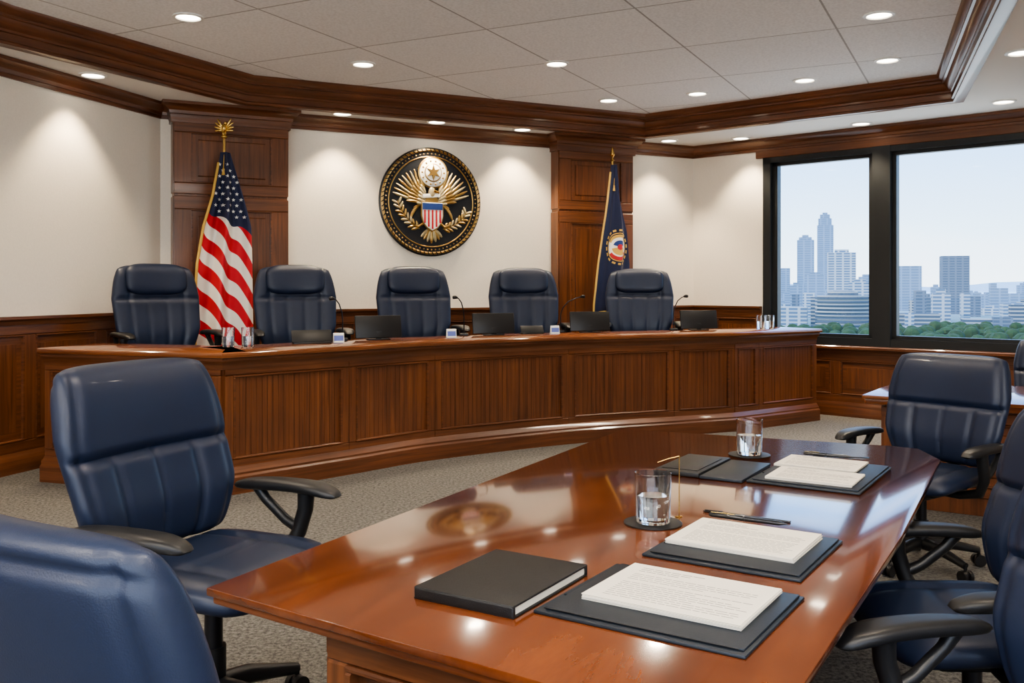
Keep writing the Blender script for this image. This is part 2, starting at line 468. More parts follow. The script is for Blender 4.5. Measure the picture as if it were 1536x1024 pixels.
# ------------------------------------------------------------------ dais
ctrl = [V2(-2.09, 6.75), V2(-1.33, 7.53), V2(-.69, 8.17), V2(.53, 8.98), V2(1.628, 9.46), V2(2.31, 9.76)]
curve = []
ext = [ctrl[0]*2-ctrl[1]]+ctrl+[ctrl[-1]*2-ctrl[-2]]
for i in range(1, len(ext)-2):
    p0, p1, p2, p3 = ext[i-1:i+3]
    for k in range(8):
        t = k/8
        curve.append(.5*((2*p1)+(p2-p0)*t+(2*p0-5*p1+4*p2-p3)*t*t+(3*p1-p0-3*p2+p3)*t**3))
curve.append(ctrl[-1])
D0 = V2(-3.61, 7.25); D8 = V2(2.62, 9.98); D9 = V2(3.42, 10.55)
full = [D0]+curve+[D8, D9]
DP = Path(full)
idx = [0, 1, 9, 17, 25, 33, 41, 42, 43]
br = [DP.c[i] for i in idx]
def inward(a, b):
    d = (b-a).normalized(); return V2(-d.y, d.x)
m = MB()
m.sweep(full, rect(0, -.05, 0, .985), M_woodV)
for i in range(len(br)-1):
    a, b = br[i], br[i+1]
    n = 2 if i == 0 else 1
    for k in range(n):
        aa = a+(b-a)*k/n; bb = a+(b-a)*(k+1)/n
        panel(m, DP, aa+.002, bb-.002, .17, .93, .028, .05 if b-a < .5 else .065, .075, 'bead')
m.sweep(full, [(0, 0), (.075, 0), (.075, .12), (.06, .135), (.06, .15), (.04, .175), (.03, .19), (0, .19)], M_woodC)
m.sweep(full, [(0, .90), (.035, .90), (.035, .925), (.05, .945), (.07, .965), (.07, .99), (0, .99)], M_woodC)
in0 = inward(D0, ctrl[0]); in9 = inward(D8, D9)
for pth in ([D0+in0*.58, D0], [D9, D9+in9*.58]):
    m.sweep(pth, rect(-.05, .0, 0, .985), M_woodV)
    m.sweep(pth, [(0, 0), (.06, 0), (.06, .15), (0, .19)], M_woodC)
top = [(-.60, .985), (.085, .985), (.10, .992), (.105, 1.005), (.10, 1.022), (.088, 1.03), (-.60, 1.03)]
m.sweep(full, top, M_woodTop)
m.obj('council_dais_desk')
# platform
pl = [D0+in0*.06+V2(.06, 0)]+[p+V2(-.04, .06) for p in full[1:-1]]+[D9+V2(-.1, .06), V2(3.02, 11.25), V2(2.36, 12.05)]+[wp(.05, .02), V2(-3.62, 8.6)]
m = MB(); m.prism([(p.x, p.y) for p in pl], 0.002, .30, M_carpet); m.obj('dais_platform')

# ------------------------------------------------------------------ chairs
def g(x, s): return math.exp(-(x/s)**2)
def build_chair(pillow):
    c = MB()
    zc, hh = (.835, .355) if pillow else (.825, .295)
    WW = [.27, .32, .335, .305] if pillow else [.285, .33, .345, .320]
    def back(u, v, side):
        W = interp(v, [-1, -.4, .3, 1], WW)
        k = .30 if pillow else .22
        x = u*W*math.sqrt(max(0, 1-k*v*v*abs(v)**3*.55))
        zz = v*hh*math.sqrt(max(0, 1-k*u*u*abs(u)**4*.55))
        t = (max(0, 1-abs(u)**9)**.5)*(max(0, 1-abs(v)**11)**.5)
        z = zc+zz
        y0 = -.215-(z-.5)*(.20 if pillow else .27)+.055*u*u
        y0 += .03*max(0, -v)**1.5*-1+.02*g(v+.45, .35)
        if side > 0:
            d = .052*t+.018*t*(1-u*u)
            if pillow:
                d -= .012*g(abs(u)-.62, .06)*t
                d -= .012*g(v-.28, .05)*t
                if v < .28: d -= .008*g(abs(u)-.22, .05)*t
            else:
                d -= .022*g(v-.08, .05)*t
                d += .022*t*g(v-.55, .40)*(1-.5*u*u)
                if v < .08: d -= .014*g(abs(u)-.50, .045)*t*(1-g(v-.08, .05))+.009*g(abs(u), .03)*t
                d -= .010*g(abs(u)-.88, .05)*t
        else:
            d = -.05*t+.012*g(abs(u)-.88, .035)*t+.012*g(v-.88, .035)*t
        return (x, y0+d, z)
    c.cushion(back, M_leather, 60, nv=68)
    if pillow:
        def pil(u, v, side):
            x = u*.235*math.sqrt(max(0, 1-.3*v**4)); z = 1.082+v*.122*math.sqrt(max(0, 1-.3*u**4))
            t = (max(0, 1-abs(u)**5)**.5)*(max(0, 1-abs(v)**4)**.5)
            y0 = -.215-(z-.5)*.20+.055*(x/.3)**2+.055
            return (x, y0+(.055*t if side > 0 else -.03*t), z)
        c.cushion(pil, M_leather, 26)
    def seat(u, v, side):
        x = u*.30*math.sqrt(max(0, 1-.22*v**6)); y = .03+v*.275*math.sqrt(max(0, 1-.22*u**6))
        t = (max(0, 1-abs(u)**6)**.5)*(max(0, 1-abs(v)**6)**.5)
        z = .485-.025*max(0, v)**3+.012*u*u
        if side > 0: z += .058*t-.014*g(abs(u)-.6, .05)*t-.008*g(v-.1, .04)*t*(1 if abs(u) < .6 else 0)
        else: z -= .045*t
        return (x, y, z)
    c.cushion(seat, M_leather, 36)
    c.box((0, .0, .425), (.34, .34, .03), M_black, .01)
    c.box((0, .0, .395), (.16, .24, .05), M_metal, .015)
    c.tube([(0, -.08, .40), (0, -.24, .40), (0, -.325, .46), (0, -.365, .62)], [.03, .03, .028, .022], M_black, 10, flat=1.5)
    c.cyl((0, 0, .12), (0, 0, .40), .028, M_metal); c.cyl((0, 0, .12), (0, 0, .25), .038, M_black)
    c.tube([(.08, .02, .40), (.2, .05, .40), (.25, .06, .39)], .007, M_metal)
    for k in range(5):
        a = 2*pi*k/5+.3; ca, sa = math.cos(a), math.sin(a)
        c.tube([(0, 0, .125), (ca*.12, sa*.12, .125), (ca*.31, sa*.31, .085)], [.034, .03, .018], M_black, 10)
        c.cyl((ca*.31, sa*.31, .055), (ca*.31, sa*.31, .09), .009, M_metal, seg=8)
        px, py = -sa, ca
        for sgn in (-1, 1):
            q = Vector((ca*.31, sa*.31, .032)); e = Vector((px, py, 0))
            c.cyl(q+e*.008*sgn, q+e*.028*sgn, .031, M_black, seg=18)
        c.ell((ca*.31, sa*.31, .045), (.02, .02, .022), M_black)
    ax_ = .352 if pillow else .368
    az = .0 if pillow else .003
    for sx in (-1, 1):
        def pad(u, v, side, sx=sx):
            wdt = interp(v, [-1, -.3, .6, 1], [.034, .047, .052, .044])
            x = sx*(ax_-.012*v*v)+u*wdt*math.sqrt(max(0, 1-.35*v**6)); y = .01+v*.215*math.sqrt(max(0, 1-.25*u**4))
            t = (max(0, 1-abs(u)**4)**.5)*(max(0, 1-abs(v)**6)**.5)
            z = az+.675-.02*max(0, v)**3-.012*max(0, -v)**2
            return (x, y, z+(.020*t if side > 0 else -.020*t))
        c.cushion(pad, M_black, 16, nv=24)
        e = ax_-.352
        c.tube([(sx*(e+.350), .085, .668), (sx*(e+.355), .078, .60), (sx*(e+.35), .055, .52), (sx*.330, .03, .45), (sx*.22, .01, .418), (sx*.12, 0, .415)],
               [.030, .027, .026, .025, .020, .018], M_black, 12)
        c.tube([(sx*(e+.348), -.12, .668), (sx*(e+.352), -.085, .62), (sx*(e+.352), .0, .555), (sx*(e+.35), .06, .53)], [.022, .018, .018, .02], M_black, 10)
    return c
ch_plain = build_chair(False).mesh('office_chair', 60)
ch_pill = build_chair(True).mesh('executive_chair', 60)
for (x, y, fx, fy, s) in ((-1.02, 3.19, .92, -.39, 1.10), (-.525, 1.62, .55, .83, 1.06), (2.20, 5.02, -.80, -.60, 1.0), (1.38, 2.80, -1., .02, 1.0), (1.06, 1.90, -.97, -.24, 1.0)):
    place(ch_plain, 'office_chair', (x, y, 0.001), face_angle(fx, fy), s)
for (x, y, tx, ty) in ((-3.02, 8.2, .9, 3.6), (-1.95, 8.62, 0., 4.), (-.91, 9.3, 1., 4.), (.18, 9.98, 1.3, 4.), (1.45, 10.42, 1.2, 4.)):
    place(ch_pill, 'executive_chair', (x, y, .302), face_angle(tx-x, ty-y), 1.17)

# ------------------------------------------------------------------ conference table
T = [V2(-.762, 2.33), V2(.588, 4.93), V2(1.80, 4.40), V2(1.885, 4.32), V2(1.86, 4.05), V2(1.18, 2.82), V2(.413, 1.53)]
m = MB()
def offs(poly, d):
    ms = path_mitre(poly, True); return [(p.x-q.x*d, p.y-q.y*d) for p, q in zip(poly, ms)]
m.prism([(p.x, p.y) for p in T], .728, .75, M_table, .004, 2)
m.prism(offs(T, -.012), .706, .728, M_tableE, .006, 2)
body = [V2(-.42, 2.20), V2(.70, 4.42), V2(1.38, 4.15), V2(.18, 1.80)]
m.prism([(p.x, p.y) for p in body], 0.002, .706, M_woodV)
BP = Path(body[::-1]+[body[-1]])
for i in range(4):
    L = BP.c[i+1]-BP.c[i]; n = 1 if L < 1.2 else 3
    for k in range(n):
        panel(m, BP, BP.c[i]+L*k/n+.001, BP.c[i]+L*(k+1)/n-.001, .12, .70, .022, .06, .07, 'raised')
m.sweep(body[::-1], [(0, .002), (.05, .002), (.05, .10), (.03, .12), (0, .12)], M_woodC, loop=True)
m.obj('conference_table')

# side desk
Q = [V2(2.4, 6.4), V2(3.08, 7.4), V2(4.95, 6.17), V2(4.27, 5.14)]
m = MB()
m.prism([(p.x, p.y) for p in Q], .735, .76, M_woodTop, .004, 2)
m.prism(offs(Q, -.015), .70, .735, M_tableE, .006, 2)
inn = [V2(*p) for p in offs(Q, -.12)]
m.prism([(p.x, p.y) for p in inn], .002, .70, M_woodV)
IP = Path(inn[::-1]+[inn[-1]])
for i in range(4):
    L = IP.c[i+1]-IP.c[i]; n = 2
    for k in range(n):
        panel(m, IP, IP.c[i]+L*k/n+.001, IP.c[i]+L*(k+1)/n-.001, .12, .68, .022, .06, .07, 'raised')
m.obj('side_desk')
place(ch_plain, 'office_chair', (4.30, 7.40, .001), face_angle(-.6, -.8), .95)

# ------------------------------------------------------------------ table items
D1, D2 = V2(.84, -.54).normalized(), V2(.54, .84).normalized()
ANG = math.atan2(D1.y, D1.x)
def folder(x, y, w, d, rz, z=.7505):
    m = MB()
    m.box((0, 0, .004), (w, d, .008), M_folder, .003)
    m.box((.006, .004, .011), (w-.03, d-.03, .006), M_folder, .002)
    m.box((-w*.5+.035, d*.1, .0105), (.05, d*.62, .005), M_folder, .002)
    m.tube([(-w*.46, -d*.46, .0125), (w*.46, -d*.46, .0125)], .0015, M_book, 6)
    m.obj('document_folder', (x, y, z), rz)
def papers(x, y, w, d, rz, z, n=9, seed=1):
    rnd = random.Random(seed); m = MB()
    for k in range(n):
        m.box((rnd.uniform(-.002, .002), rnd.uniform(-.002, .002), .0008+k*.0015), (w, d, .0013), M_paper, 0, rz=rnd.uniform(-.006, .006))
    zt = .0008+(n-1)*.0015+.0009
    yy = d*.40; i = 0
    while yy > -d*.42:
        L = w*rnd.choice([.78, .8, .74, .5, .8]); hd = i < 3
        if hd: L = w*rnd.uniform(.25, .42)
        x0 = -w*.40
        if i not in (3, 8):
            xx = x0
            while xx < x0+L:
                wl = rnd.uniform(.010, .030)
                m.box((xx+wl/2, yy, zt), (wl, .0022 if not hd else .003, .0002), M_ink)
                xx += wl+.004
        yy -= .0135; i += 1
    m.obj('paper_stack', (x, y, z), rz)
folder(.375, 2.19, .50, .43, ANG)
papers(.405, 2.215, .385, .29, ANG, .765, 9, 1)
folder(.665, 2.665, .44, .44, ANG)
papers(.672, 2.70, .365, .29, ANG, .765, 9, 2)
folder(1.23, 3.71, .42, .58, ANG)
papers(1.17, 3.60, .32, .24, ANG+.02, .765, 6, 3)
papers(1.28, 3.86, .32, .24, ANG, .765, 6, 4)
# binder
m = MB()
m.box((0, 0, .002), (.28, .375, .004), M_book, .0015)
m.box((0, 0, .0265), (.28, .375, .006), M_book, .0028, 3)
m.box((0, -.182, .0145), (.28, .014, .029), M_book, .006, 3)
m.box((0, .184, .015), (.28, .006, .027), M_book, .002)
m.box((-.137, 0, .015), (.006, .37, .027), M_book, .002)
for k in range(10): m.box((.0, .002, .0050+k*.0019), (.266-.001*(k % 2), .358, .0016), M_paper)
m.obj('leather_binder', (-.02, 2.335, .7505), ANG+.03)
# closed dark portfolio and tablet
m = MB()
m.box((-.095, 0, .009), (.19, .40, .018), M_book, .004); m.box((-.095, -.01, .0195), (.15, .30, .003), M_book, .001)
m.box((.09, -.01, .006), (.17, .40, .012), M_folder, .003)
m.obj('portfolio_case', (.835, 3.83, .7505), ANG+.03)
def pen(a, b, z, name='ballpoint_pen', flat=False):
    a = V2(*a); b = V2(*b); d = b-a; L = d.length; m = MB()
    if flat:
        m.box((L/2, 0, .003), (L, .018, .005), M_pen, .002); m.box((L*.12, 0, .006), (L*.2, .012, .003), M_metal, .001)
    else:
        m.tube([(0, 0, .006), (.012, 0, .006), (.03, 0, .006), (L*.55, 0, .006), (L*.56, 0, .006), (L*.97, 0, .006), (L, 0, .006)],
               [.001, .003, .0065, .0075, .008, .0072, .005], M_pen, 14)
        m.tube([(L*.98, 0, .0135), (L*.8, 0, .0148), (L*.68, 0, .0138)], .0013, M_brass, 6)
        m.cyl((L*.54, 0, .006), (L*.565, 0, .006), .0084, M_metal, seg=14)
    m.obj(name, (a.x, a.y, z), math.atan2(d.y, d.x))
pen((.83, 2.80), (.62, 2.93), .781)
pen((.64, 3.115), (.885, 2.965), .7505, 'letter_opener', True)
pen((1.44, 3.93), (1.26, 4.03), .777)
pen((1.33, 4.13), (1.56, 4.075), .7505, 'letter_opener', True)

def glass(x, y, z, coaster=True, s=1., h=.155, r=.058):
    m = MB()
    prof_o = [(r*.90, 0), (r*.93, .003), (r, h)]
    prof_i = [(r-.003, h), (r*.93-.003, .014), (0.001, .012)]
    m.lathe(prof_o+[(r-.0015, h+.001)]+prof_i, (0, 0, 0), M_glass, 48)
    wz = h*.56
    rr = r*.93+(r-r*.93)*(wz/h)-.0034
    m.lathe([(r*.93-.0036, .0145), (rr, wz), (rr*.5, wz), (.001, wz)], (0, 0, 0), M_water, 48)
    m.obj('water_glass', (x, y, z+(.0055 if coaster else .0005)), 0, s)
    if coaster:
        m = MB(); m.lathe([(.088, 0), (.092, .001), (.092, .004), (.089, .005)], (0, 0, 0), M_coaster, 48); m.obj('drink_coaster', (x, y, z))
glass(.447, 2.96, .7505); glass(1.058, 4.16, .7505)
m = MB()
m.tube([(0, 0, .0015), (0, 0, .20)], .0018, M_brass, 8); m.tube([(0, 0, .20), (-.035, .0, .192), (-.07, .0, .180)], .0016, M_brass, 8)
m.tube([(0, 0, .0017), (-.012, .01, .0017), (.012, .015, .0017), (0, 0, .0017)], .0016, M_brass, 8)
m.obj('drink_stirrer', (.543, 3.03, .7505))
for x, y in ((-2.22, 7.30), (-2.075, 7.33), (2.78, 10.42), (2.90, 10.50)):
    glass(x, y, 1.0305, False, 1., .15, .05)

# ------------------------------------------------------------------ dais items
DAISZ = 1.0305
mon = MB()
mon.box((0, 0, .115), (.42, .022, .20), M_black, .006, R=Matrix.Rotation(-.18, 4, 'X'))
mon.box((0, .012, .118), (.39, .004, .17), M_metal, .001, R=Matrix.Rotation(-.18, 4, 'X'))
mon.box((0, .0, .005), (.20, .10, .010), M_black, .003); mon.box((0, -.012, .04), (.05, .02, .07), M_black, .005)
mon_me = mon.mesh('computer_monitor')
for x, y, fx_, fy in ((-1.187, 8.286, -.70, .71), (-.18, 9.07, -.553, .833), (.80, 9.60, -.4, .916), (2.025, 10.13, -.4, .916)):
    place(mon_me, 'computer_monitor', (x, y, DAISZ), face_angle(fx_*.45, fy), 1.)
tb = MB(); tb.box((0, 0, .055), (.30, .014, .10), M_black, .004, R=Matrix.Rotation(-.5, 4, 'X')); tb.box((0, .01, .006), (.28, .12, .012), M_black, .004)
tb_me = tb.mesh('desk_tablet')
place(tb_me, 'desk_tablet', (-1.66, 7.74, DAISZ), face_angle(-.35, .9), 1.1)
place(tb_me, 'desk_tablet', (.20, 9.33, DAISZ), face_angle(-.3, .9), .8)
npm2 = MB()
npm2.box((0, -.008, .042), (.09, .005, .08), M_white, .001, R=Matrix.Rotation(-.2, 4, 'X')); npm2.box((0, .012, .042), (.09, .005, .08), M_white, .001, R=Matrix.Rotation(.2, 4, 'X'))
npm2.box((0, -.0125, .038), (.078, .003, .045), M_label, 0, R=Matrix.Rotation(-.2, 4, 'X')); npm2.box((0, 0, .003), (.09, .055, .004), M_white)
np_me = npm2.mesh('name_card')
for x, y in ((-1.46, 7.86), (-.56, 8.62), (.43, 9.36)): place(np_me, 'name_card', (x, y, DAISZ), .3)
for x, y, dx in ((-1.47, 8.10, -.06), (-.46, 8.95, -.06), (.50, 9.60, .20), (1.74, 10.05, .10)):
    m = MB()
    m.box((0, 0, .012), (.08, .09, .024), M_black, .006)
    pts = [(0, 0, .02), (0, 0, .18), (dx*.1, -.01, .25), (dx*.4, -.03, .32), (dx*.8, -.04, .355), (dx, -.045, .365)]
    m.tube(pts, .0055, M_metal, 8)
    s_ = .04 if dx > 0 else -.04
    m.tube([pts[-1], (dx+s_*.5, -.05, .370), (dx+s_, -.055, .368), (dx+s_*1.2, -.056, .367)], [.009, .017, .017, .009], M_black, 12)
    m.obj('gooseneck_microphone', (x, y, DAISZ))

# ------------------------------------------------------------------ seal on wall
S = .615; sc = wp(2.87, .0)
Mseal = Matrix(((w_dir.x, 0, w_n.x, sc.x), (w_dir.y, 0, w_n.y, sc.y), (0, 1, 0, 2.458), (0, 0, 0, 1)))
m = MB()
def L_(prof, mt): m.lathe([(r*S, z) for r, z in prof], (0, 0, 0), mt, 96, Mseal)
L_([(.99, .002), (1.0, .02), (.99, .035), (.965, .042), (.90, .042)], M_navy)
L_([(.975, .03), (.968, .05), (.945, .058), (.922, .05), (.915, .03)], M_gold)
L_([(.84, .03), (.835, .048), (.825, .052), (.815, .048), (.81, .03)], M_gold)
L_([(.90, .038), (.80, .038)], M_navy); L_([(.82, .03), (.81, .034)], M_navy)
for k in range(72):
    a = 2*pi*k/72
    m.ell((math.cos(a)*.878*S, math.sin(a)*.878*S, .045), (.009, .009, .009), M_gold, Mseal, su=8, sv=6)
    a += .02
    m.box((math.cos(a)*.945*S, math.sin(a)*.945*S, .056), (.034, .011, .008), M_navy, 0, M=Mseal, R=Matrix.Rotation(a+.6, 4, 'Z'))
def leaf(x, y, ang, ln, wd, mt, z=.045, th=.012):
    m.ell(((x+math.cos(ang)*ln/2)*S, (y+math.sin(ang)*ln/2)*S, z), (ln/2*S, wd*S, th), mt, Mseal, Matrix.Rotation(ang, 4, 'Z'), 10, 6)
for sg in (1, -1):
    A = lambda a: a if sg > 0 else pi-a
    for k in range(9):
        t = k/8; ang = math.radians(18+62*t)
        leaf(sg*(.18+.12*(1-t)), .0+.16*t, A(ang), .52-.10*abs(t-.4), .026, M_gold if k % 2 else M_pale, .042)
    for k in range(8):
        t = k/7; ang = math.radians(5+65*t)
        leaf(sg*(.12+.06*(1-t)), -.02+.16*t, A(ang), .32, .029, M_gold, .052)
    for k in range(6):
        t = k/5; leaf(sg*.12, -.06+.2*t, A(math.radians(10+50*t)), .19, .034, M_pale, .060)
    for k in range(5):
        leaf(sg*(.2+.04*k), -.05-.03*k, A(math.radians(-25-12*k)), .17, .026, M_gold, .046)
    m.tube([Vector((sg*.14*S, -.38*S, .05)), Vector((sg*.26*S, -.46*S, .05)), Vector((sg*.32*S, -.44*S, .05))], [.018, .014, .01], M_gold, 8, Mseal)
    bp = [V2(sg*x, y) for x, y in ((.24, -.50), (.38, -.42), (.50, -.30), (.60, -.16), (.66, .0))] if sg < 0 else [V2(x, y) for x, y in ((.22, -.50), (.36, -.46), (.52, -.38), (.64, -.28), (.70, -.16))]
    m.tube([Vector((q.x*S, q.y*S, .046)) for q in bp], .006, M_gold, 6, Mseal)
    for i in range(len(bp)-1):
        for h in (.15, .65):
            q = bp[i].lerp(bp[i+1], h); d = bp[i+1]-bp[i]; a0 = math.atan2(d.y, d.x)
            for e in (-1, 1): leaf(q.x, q.y, a0+e*.75, .14, .024, M_gold if (i+e) % 2 else M_pale, .048)
for k in range(7):
    a = math.radians(-90+(k-3)*15); leaf(0+.02*(k-3), -.50, a, .27-.02*abs(k-3), .034, M_gold if k % 2 else M_pale, .048)
m.ell((0, -.12*S, .05), (.16*S, .30*S, .022), M_gold, Mseal)
m.ell((.0, .16*S, .058), (.075*S, .11*S, .022), M_pale, Mseal)
m.tube([Vector((.03*S, .20*S, .07)), Vector((.12*S, .17*S, .07)), Vector((.14*S, .13*S, .068))], [.018, .012, .003], M_brass, 8, Mseal)
m.box((-.02*S, .11*S, .068), (.34*S, .075*S, .012), M_white, .004, M=Mseal, R=Matrix.Rotation(.08, 4, 'Z'))
def shp(pts, z0, z1, mt): m.prism([(x*S, y*S) for x, y in pts], z0, z1, mt, .003, 1, M=Mseal)
out = [(-.20, -.02), (.20, -.02), (.20, -.26), (.17, -.38), (.10, -.47), (0, -.53), (-.10, -.47), (-.17, -.38), (-.20, -.26)]
shp([(x*1.1, (y+.25)*1.08-.25) for x, y in out], .05, .074, M_gold)
shp(out, .07, .080, M_white)
shp([(-.195, -.03), (.195, -.03), (.195, -.15), (-.195, -.15)], .076, .086, M_blue)
for k in range(5):
    x = -.15+.075*k; yb = interp(abs(x), [0, .1, .17, .2], [-.50, -.45, -.37, -.26]); shp([(x-.018, -.155), (x+.018, -.155), (x+.018, yb), (x-.018, yb)], .076, .084, M_red)
def med(r, z0, z1, mt): m.lathe([(r*S, z0), (r*S, z1-.003), (r*S-.004, z1)], (.02*S, .53*S, 0), mt, 40, Mseal)
med(.29, .045, .062, M_gold); med(.26, .05, .066, M_white); med(.17, .05, .070, M_gold); med(.15, .05, .073, M_white)
for k in range(14):
    a = 2*pi*k/14; m.ell(((.02+.215*math.cos(a))*S, (.53+.215*math.sin(a))*S, .067), (.012, .012, .006), M_gold, Mseal, su=8, sv=6)
def star(cx, cy, R_, n=5, q=.42): return [(cx+R_*(1 if k % 2 == 0 else q)*math.sin(pi*k/n), cy+R_*(1 if k % 2 == 0 else q)*math.cos(pi*k/n)) for k in range(2*n)]
shp(star(.02, .53, .15, 6, .4), .072, .082, M_gold)
m.obj('wall_seal')

# ------------------------------------------------------------------ flags
N3 = Vector((w_n.x, w_n.y, 0)); X3 = Vector((w_dir.x, w_dir.y, 0)); Z3 = Vector((0, 0, 1))
def make_flag(name, px, py, ztop, zfin, drops, left, right, k, mt, amp, bottom, stars=False, emblem=False, fringe=False, finial='eagle'):
    root = bpy.data.objects.new(name, None); COL.objects.link(root); root.location = (px, py, .302)
    def surf(a, d, off=0.):
        Lx, Rx = interp(d, drops, left)*1.08, interp(d, drops, right)*1.08
        x = Lx+a*(Rx-Lx)
        am = amp*min(1, .25+d/.8)
        y = am*math.sin(2*pi*k*a+1.2*d+.6)+.4*am*math.sin(2*pi*(k*1.7)*a+2+2*d)+.05*(1-(2*a-1)**2)
        return X3*x+N3*(y+.03+off)+Z3*(ztop-.302-d), x
    def ax(x, d):
        Lx, Rx = interp(d, drops, left)*1.08, interp(d, drops, right)*1.08
        return (x-Lx)/(Rx-Lx)
    bm = bmesh.new(); uvl = bm.loops.layers.uv.new('UVMap')
    nu, nv = 70, 60; grid = []; uvs = {}
    for j in range(nv+1):
        row = []
        for i in range(nu+1):
            a = i/nu; d = j/nv*interp(a, [0, 1], bottom)
            p, x = surf(a, d); v = bm.verts.new(p)
            uvs[v] = (x+.012*math.sin(2*pi*k*a+1.2*d), d+.018*math.sin(2*pi*k*a+1.2*d+1.8)); row.append(v)
        grid.append(row)
    for j in range(nv):
        for i in range(nu):
            f = bm.faces.new([grid[j][i], grid[j][i+1], grid[j+1][i+1], grid[j+1][i]]); f.smooth = True
            for l in f.loops: l[uvl].uv = uvs[l.vert]
    me = bpy.data.meshes.new('cloth'); bm.to_mesh(me); bm.free(); me.materials.append(mt)
    o = bpy.data.objects.new('flag_cloth', me); COL.objects.link(o); o.parent = root
    e = MB()
    if stars:
        rows = 0
        d = .12
        while d < .80:
            x = -.25+(.03 if rows % 2 else 0)
            while x < .25:
                a = ax(x, d)
                if .08 < a < .92 and d < .60+.5*x:
                    q = star(0, 0, .019); vs = [surf(ax(x+sx, d-sy), d-sy, .006)[0] for sx, sy in q]+[surf(a, d, .007)[0]]
                    e.add(vs, [[i, (i+1) % 10, 10] for i in range(10)], M_white)
                x += .066
            d += .056; rows += 1
    if emblem:
        cx, cd = .03, .98
        def disc(r0, r1, mt, off, a0=0, a1=2*pi, n=36):
            vs, fs = [], []
            R_ = 5
            for q in range(R_+1):
                r = r0+(r1-r0)*q/R_
                for h in range(n+1):
                    t = a0+(a1-a0)*h/n; xx = cx+r*.85*math.cos(t); dd = cd-r*1.15*math.sin(t)
                    vs.append(surf(min(.99, max(.01, ax(xx, dd))), dd, off)[0])
            for q in range(R_):
                for h in range(n): b0 = q*(n+1)+h; fs.append([b0, b0+1, b0+n+2, b0+n+1])
            e.add(vs, fs, mt)
        for h in range(18):
            disc(.165, .185, M_fringe, .008, h*2*pi/18, h*2*pi/18+.2, 3)
        disc(.10, .135, M_red, .008, -2.6, -.4); disc(.10, .135, M_white, .008, -.4, .5); disc(.10, .13, M_fringe, .008, .5, 2.7); disc(.10, .135, M_white, .008, 2.7, 3.7)
        disc(.0, .10, M_white, .007); disc(0.0, .085, M_fringe, .010, 3.3, 6.1); disc(.0, .07, M_blue, .011, .3, 2.8); disc(.0, .03, M_red, .013)
        disc(.14, .15, M_fringe, .008)
    if fringe is not False:
        for a in fringe:
            pts = [surf(a, d*interp(a, [0, 1], bottom)/40, .004)[0] for d in range(2, 41)]
            e.tube(pts, .013, M_fringe, 6)
        pts = [surf(i/60, interp(i/60, [0, 1], bottom), .004)[0]-Z3*.01 for i in range(61)]
        e.tube(pts, .014, M_fringe, 6)
    if e.v:
        e.obj('flag_details', parent=root)
    p = MB()
    p.cyl((0, 0, .05), (0, 0, zfin-.302-.16), .014, M_brass if finial == 'spear' else M_gold, seg=14)
    p.lathe([(.15, 0), (.16, .01), (.155, .03), (.10, .045), (.05, .06), (.03, .12), (.018, .14)], (0, 0, 0), M_brass, 32)
    z = zfin-.302-.17
    if finial == 'eagle':
        p.lathe([(.016, 0), (.03, .012), (.03, .022), (.014, .035), (.022, .055), (.012, .07)], (0, 0, z), M_brass, 20)
        p.ell((0, 0, z+.105), (.024, .028, .045), M_brass); p.ell((.012, .0, z+.152), (.015, .014, .016), M_brass)
        p.tube([(.02, 0, z+.153), (.036, 0, z+.148), (.04, 0, z+.14)], [.007, .004, .001], M_brass, 8)
        for sg in (-1, 1):
            for h in range(4):
                a = math.radians(60-22*h); L = .085-.008*h
                R = Matrix.Rotation(-a*sg if sg > 0 else a, 4, 'Y')
                p.ell((sg*(.02+math.cos(a)*L/2), 0, z+.115+math.sin(a)*L/2-.01*h), (L/2+.01, .008, .011), M_brass, None, R, 8, 6)
            p.ell((sg*.012, 0, z+.055), (.01, .01, .02), M_brass)
        p.tube([(-.05, 0, z+.075), (.0, 0, z+.068), (.05, 0, z+.08)], .006, M_brass, 8)
    else:
        p.lathe([(.014, 0), (.026, .012), (.014, .03), (.012, .045), (.03, .075), (.02, .12), (.001, .175)], (0, 0, z), M_brass, 20)
    p.tube([(0, -.016, z-.02), (.02, -.05, z-.10), (.015, -.06, z-.22), (.012, -.06, z-.30)], .004, M_fringe, 6)
    p.lathe([(.004, .0), (.012, -.01), (.01, -.02), (.018, -.07)], (.012, -.06, z-.29), M_fringe, 12)
    p.obj('flag_pole', parent=root)
k_ = 9.12/1400
dr = [0, 65*k_, 110*k_, 165*k_, 225*k_, 330*k_]
make_flag('american_flag', -2.80, 9.08, 2.80, 3.11, dr, [-6*k_, -17*k_, -29*k_, -37*k_, -40*k_, -38*k_], [7*k_, 24*k_, 35*k_, 37*k_, 39*k_, 42*k_],
          2.2, M_flag, .055, [2.05, 2.1], stars=True, fringe=[0.0])
k2 = 11.1/1400
dr2 = [0, 50*k2, 100*k2, 150*k2, 210*k2]
make_flag('state_flag', 1.20, 11.16, 2.95, 3.17, dr2, [-5*k2, -12*k2, -20*k2, -27*k2, -33*k2], [4*k2, 11*k2, 23*k2, 27*k2, 24*k2],
          1.6, M_flagnavy, .035, [1.75, 1.70], emblem=True, fringe=[0.0], finial='spear')

